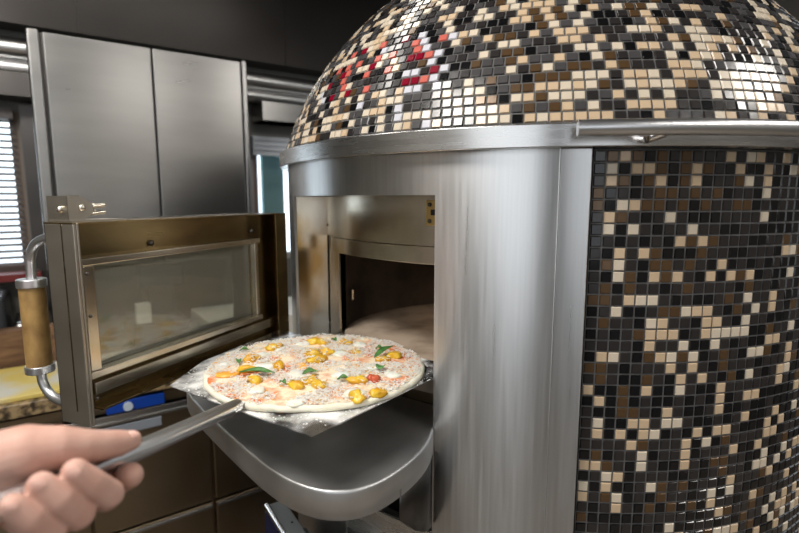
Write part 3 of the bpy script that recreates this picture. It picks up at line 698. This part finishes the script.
leaf(-.206, .697, .052, .0085, -.05, .008); leaf(-.129, .697, .024, .008, .5, .006); leaf(-.250, .752, .018, .004, 1.9, .004); leaf(-.259, .81, .016, .004, .3, .004)
leaf(-.117, .872, .016, .004, -.8, .004); leaf(-.160, .660, .012, .004, -.6, .005); leaf(-.026, .788, .050, .007, .95, .009, .15); leaf(-.028, .717, .016, .008, 1.3, .007)
leaf(-.079, .678, .018, .005, .2, .004); leaf(-.034, .824, .014, .004, .2, .004)

# ------------------------------------------------------------------ things below the shelf
wb = mat('box_white', (.72, .74, .72), .45); navy = mat('label_navy', (.01, .02, .10), .4); redl = mat('label_red', (.55, .08, .10), .4)
def V(x, y, z): return Vector((x, y, E + z))
ud = Vector((.54, -.84, 0)).normalized(); rd = Vector((.84, .54, 0)).normalized()
o1 = V(-.2785, .947, -1.45)
fx = thing('slim_box', 'tall narrow white box with a navy and red side label under the landing shelf', 'box', o1)
MB().box(o1 + rd * .006, ud * .24, rd * .038, (0, 0, .828)).build('case', wb, fx, .003)
MB().box(o1 + rd * .003, ud * .24, rd * .003, (0, 0, .815)).build('side_label', navy, fx, 0, 'navy blue label')
MB().box(o1 + rd * .001 + ud * .03 + Vector((0, 0, .70)), ud * .12, rd * .002, (0, 0, .085)).build('label_mark', redl, fx, 0, 'red mark on the label')
MB().tube([o1 + rd * .007 + Vector((0, 0, .826)), o1 + rd * .007 + ud * .24 + Vector((0, 0, .826))], .0055, 16).build('edge_bar', chrome, fx)
hp_ = o1 + rd * .031 + ud * .082 + Vector((0, 0, .8275))
MB().tube([hp_, hp_ + Vector((0, 0, .0012))], .0022, 10).build('dark_hole_disc', black, fx)  # black disc stands in for the shade inside a hole
tag(MB().box(o1 + rd * .050 + ud * .07, ud * .16, rd * .014, (0, 0, .80)).build('narrow_box', wb, None, .003), 'thinner white box standing between the labelled white box and the oven', 'box')

# ------------------------------------------------------------------ the hand holding the peel

CH = {'thumb': [((-0.3031,0.3392,-0.1917), 0.022), ((-0.2751,0.3462,-0.1854), 0.0205), ((-0.2577,0.3562,-0.1859), 0.016), ((-0.2474,0.3657,-0.1905), 0.0136), ((-0.2413,0.3742,-0.1945), 0.0124), ((-0.2326,0.3905,-0.2008), 0.011), ((-0.2272,0.4003,-0.2031), 0.0084)],
 'index': [((-0.2812,0.3894,-0.2164), 0.015), ((-0.2686,0.4044,-0.2321), 0.0125), ((-0.2489,0.4132,-0.2486), 0.0113), ((-0.2259,0.3925,-0.2303), 0.0106)],
 'middle': [((-0.2928,0.3821,-0.2176), 0.015), ((-0.2746,0.3918,-0.2357), 0.013), ((-0.2355,0.3734,-0.2375), 0.0112), ((-0.2238,0.3588,-0.2261), 0.0108), ((-0.2286,0.3451,-0.2083), 0.0106), ((-0.2345,0.3387,-0.1956), 0.0092)],
 'ring': [((-0.3015,0.3721,-0.2170), 0.015), ((-0.2844,0.3733,-0.2383), 0.0125), ((-0.2500,0.3565,-0.2425), 0.0112), ((-0.2354,0.3401,-0.2298), 0.011), ((-0.2392,0.3267,-0.2097), 0.0106), ((-0.2476,0.3224,-0.1965), 0.0093)],
 'pinky': [((-0.3078,0.3599,-0.2181), 0.015), ((-0.2955,0.3560,-0.2389), 0.0118), ((-0.2597,0.3379,-0.2458), 0.0102), ((-0.2456,0.3234,-0.2337), 0.01), ((-0.2485,0.3101,-0.2131), 0.0097), ((-0.2552,0.3056,-0.2015), 0.0088)],
 'palm': [((-0.6803,0.2902,-0.1666), 0.044), ((-0.5316,0.3039,-0.1772), 0.039), ((-0.3784,0.3226,-0.1881), 0.031), ((-0.3327,0.3321,-0.1922), 0.029), ((-0.3182,0.3557,-0.2042), 0.024), ((-0.3015,0.3734,-0.2076), 0.0205), ((-0.2795,0.3853,-0.2090), 0.0165)],
 'heel': [((-0.3831,0.3186,-0.2026), 0.028), ((-0.3729,0.3155,-0.2029), 0.028), ((-0.3210,0.3244,-0.2116), 0.027), ((-0.2995,0.3354,-0.2196), 0.02), ((-0.2930,0.3480,-0.2238), 0.015), ((-0.2913,0.3687,-0.2201), 0.015)]}
NL = [((-0.2232,0.3936,-0.1962), 0.0062, 0.0048, -0.35), ((-0.2304,0.3308,-0.1910), 0.0052, 0.0046, 0.6), ((-0.2435,0.3147,-0.1904), 0.0052, 0.0046, 0.6), ((-0.2503,0.2983,-0.1960), 0.0045, 0.004, 0.6)]
hm = MB()
def capsule(p, q, r0, r1, n=20, m=7):
    p = Vector(p); q = Vector(q); d = q - p; L_ = d.length; d.normalize(); a, b = frame(d)
    rings = []
    for i in range(m + 1):
        t = -pi / 2 + (pi / 2) * i / m; rings.append((p + d * (sin(t) * r0), cos(t) * r0))
    for i in range(m + 1):
        t = (pi / 2) * i / m; rings.append((q + d * (sin(t) * r1), cos(t) * r1))
    vs = []; fs = []
    for c_, r in rings:
        for k in range(n): vs.append(c_ + (a * cos(2 * pi * k / n) + b * sin(2 * pi * k / n)) * max(r, 1e-5))
    for i in range(len(rings) - 1):
        for k in range(n): fs.append((i * n + k, i * n + (k + 1) % n, (i + 1) * n + (k + 1) % n, (i + 1) * n + k))
    hm.add(vs, fs, 0, True)
def EV(p): return Vector((p[0], p[1], p[2] + E))
for nm, c_ in CH.items():
    for i in range(len(c_) - 1): capsule(EV(c_[i][0]), EV(c_[i + 1][0]), c_[i][1], c_[i + 1][1])
# webs of the palm between the finger roots
for a, b in (('index', 'middle'), ('middle', 'ring'), ('ring', 'pinky'), ('palm', 'heel')):
    for i in (0, 1):
        if a == 'palm': continue
        capsule(EV(CH[a][i][0]), EV(CH[b][i][0]), CH[a][i][1] * .95, CH[b][i][1] * .95)
capsule(EV(CH['palm'][2][0]), EV(CH['heel'][1][0]), .030, .027); capsule(EV(CH['palm'][3][0]), EV(CH['heel'][2][0]), .027, .026)
capsule(EV(CH['heel'][3][0]), EV(CH['thumb'][1][0]), .017, .018); capsule(EV(CH['palm'][4][0]), EV(CH['pinky'][0][0]), .02, .015)
skin_m = mat('skin', (.62, .36, .27), .62, Subsurface_Weight=.12, Subsurface_Radius=(.01, .004, .002), Subsurface_Scale=.6)
noisy(skin_m, (.54, .30, .235), (.62, .39, .32), 45, 4, (1, 1, 1), .3, .7, bump=.12, dist=.0012)
hand = hm.build('hand', skin_m)
tag(hand, 'bare hand and forearm reaching in at lower left, fingers closed round the peel handle', 'hand')
r_ = hand.modifiers.new('remesh', 'REMESH'); r_.mode = 'VOXEL'; r_.voxel_size = .0011; r_.use_smooth_shade = True
s_ = hand.modifiers.new('smooth', 'SMOOTH'); s_.factor = .5; s_.iterations = 7
nail_m = mat('nail', (.70, .42, .35), .48)
for p, a, b, t in NL:
    c_ = EV(p); view = (-c_ + Vector((0, 0, E))).normalized()      # the nail faces outwards, towards the open side of the fist
    nx = Vector((cos(t), 0, -sin(t))); nx = (nx - view * nx.dot(view)).normalized(); ny = view.cross(nx)
    mb = MB(); vs = []; fs = []
    for i in range(7):
        for k in range(16):
            r = i / 6; q = 2 * pi * k / 16; x = cos(q) * r; y = sin(q) * r
            vs.append(c_ + nx * a * x + ny * b * y - view * (.0022 * (x * x * .5 + y * y)))
    for i in range(6):
        for k in range(16): fs.append((i * 16 + k, (i + 1) * 16 + k, (i + 1) * 16 + (k + 1) % 16, i * 16 + (k + 1) % 16))
    mb.add(vs, fs, 0, True); mb.build('fingernail', nail_m, hand)

for o in list(SC.objects):
    if '_o' in o: del o['_o']
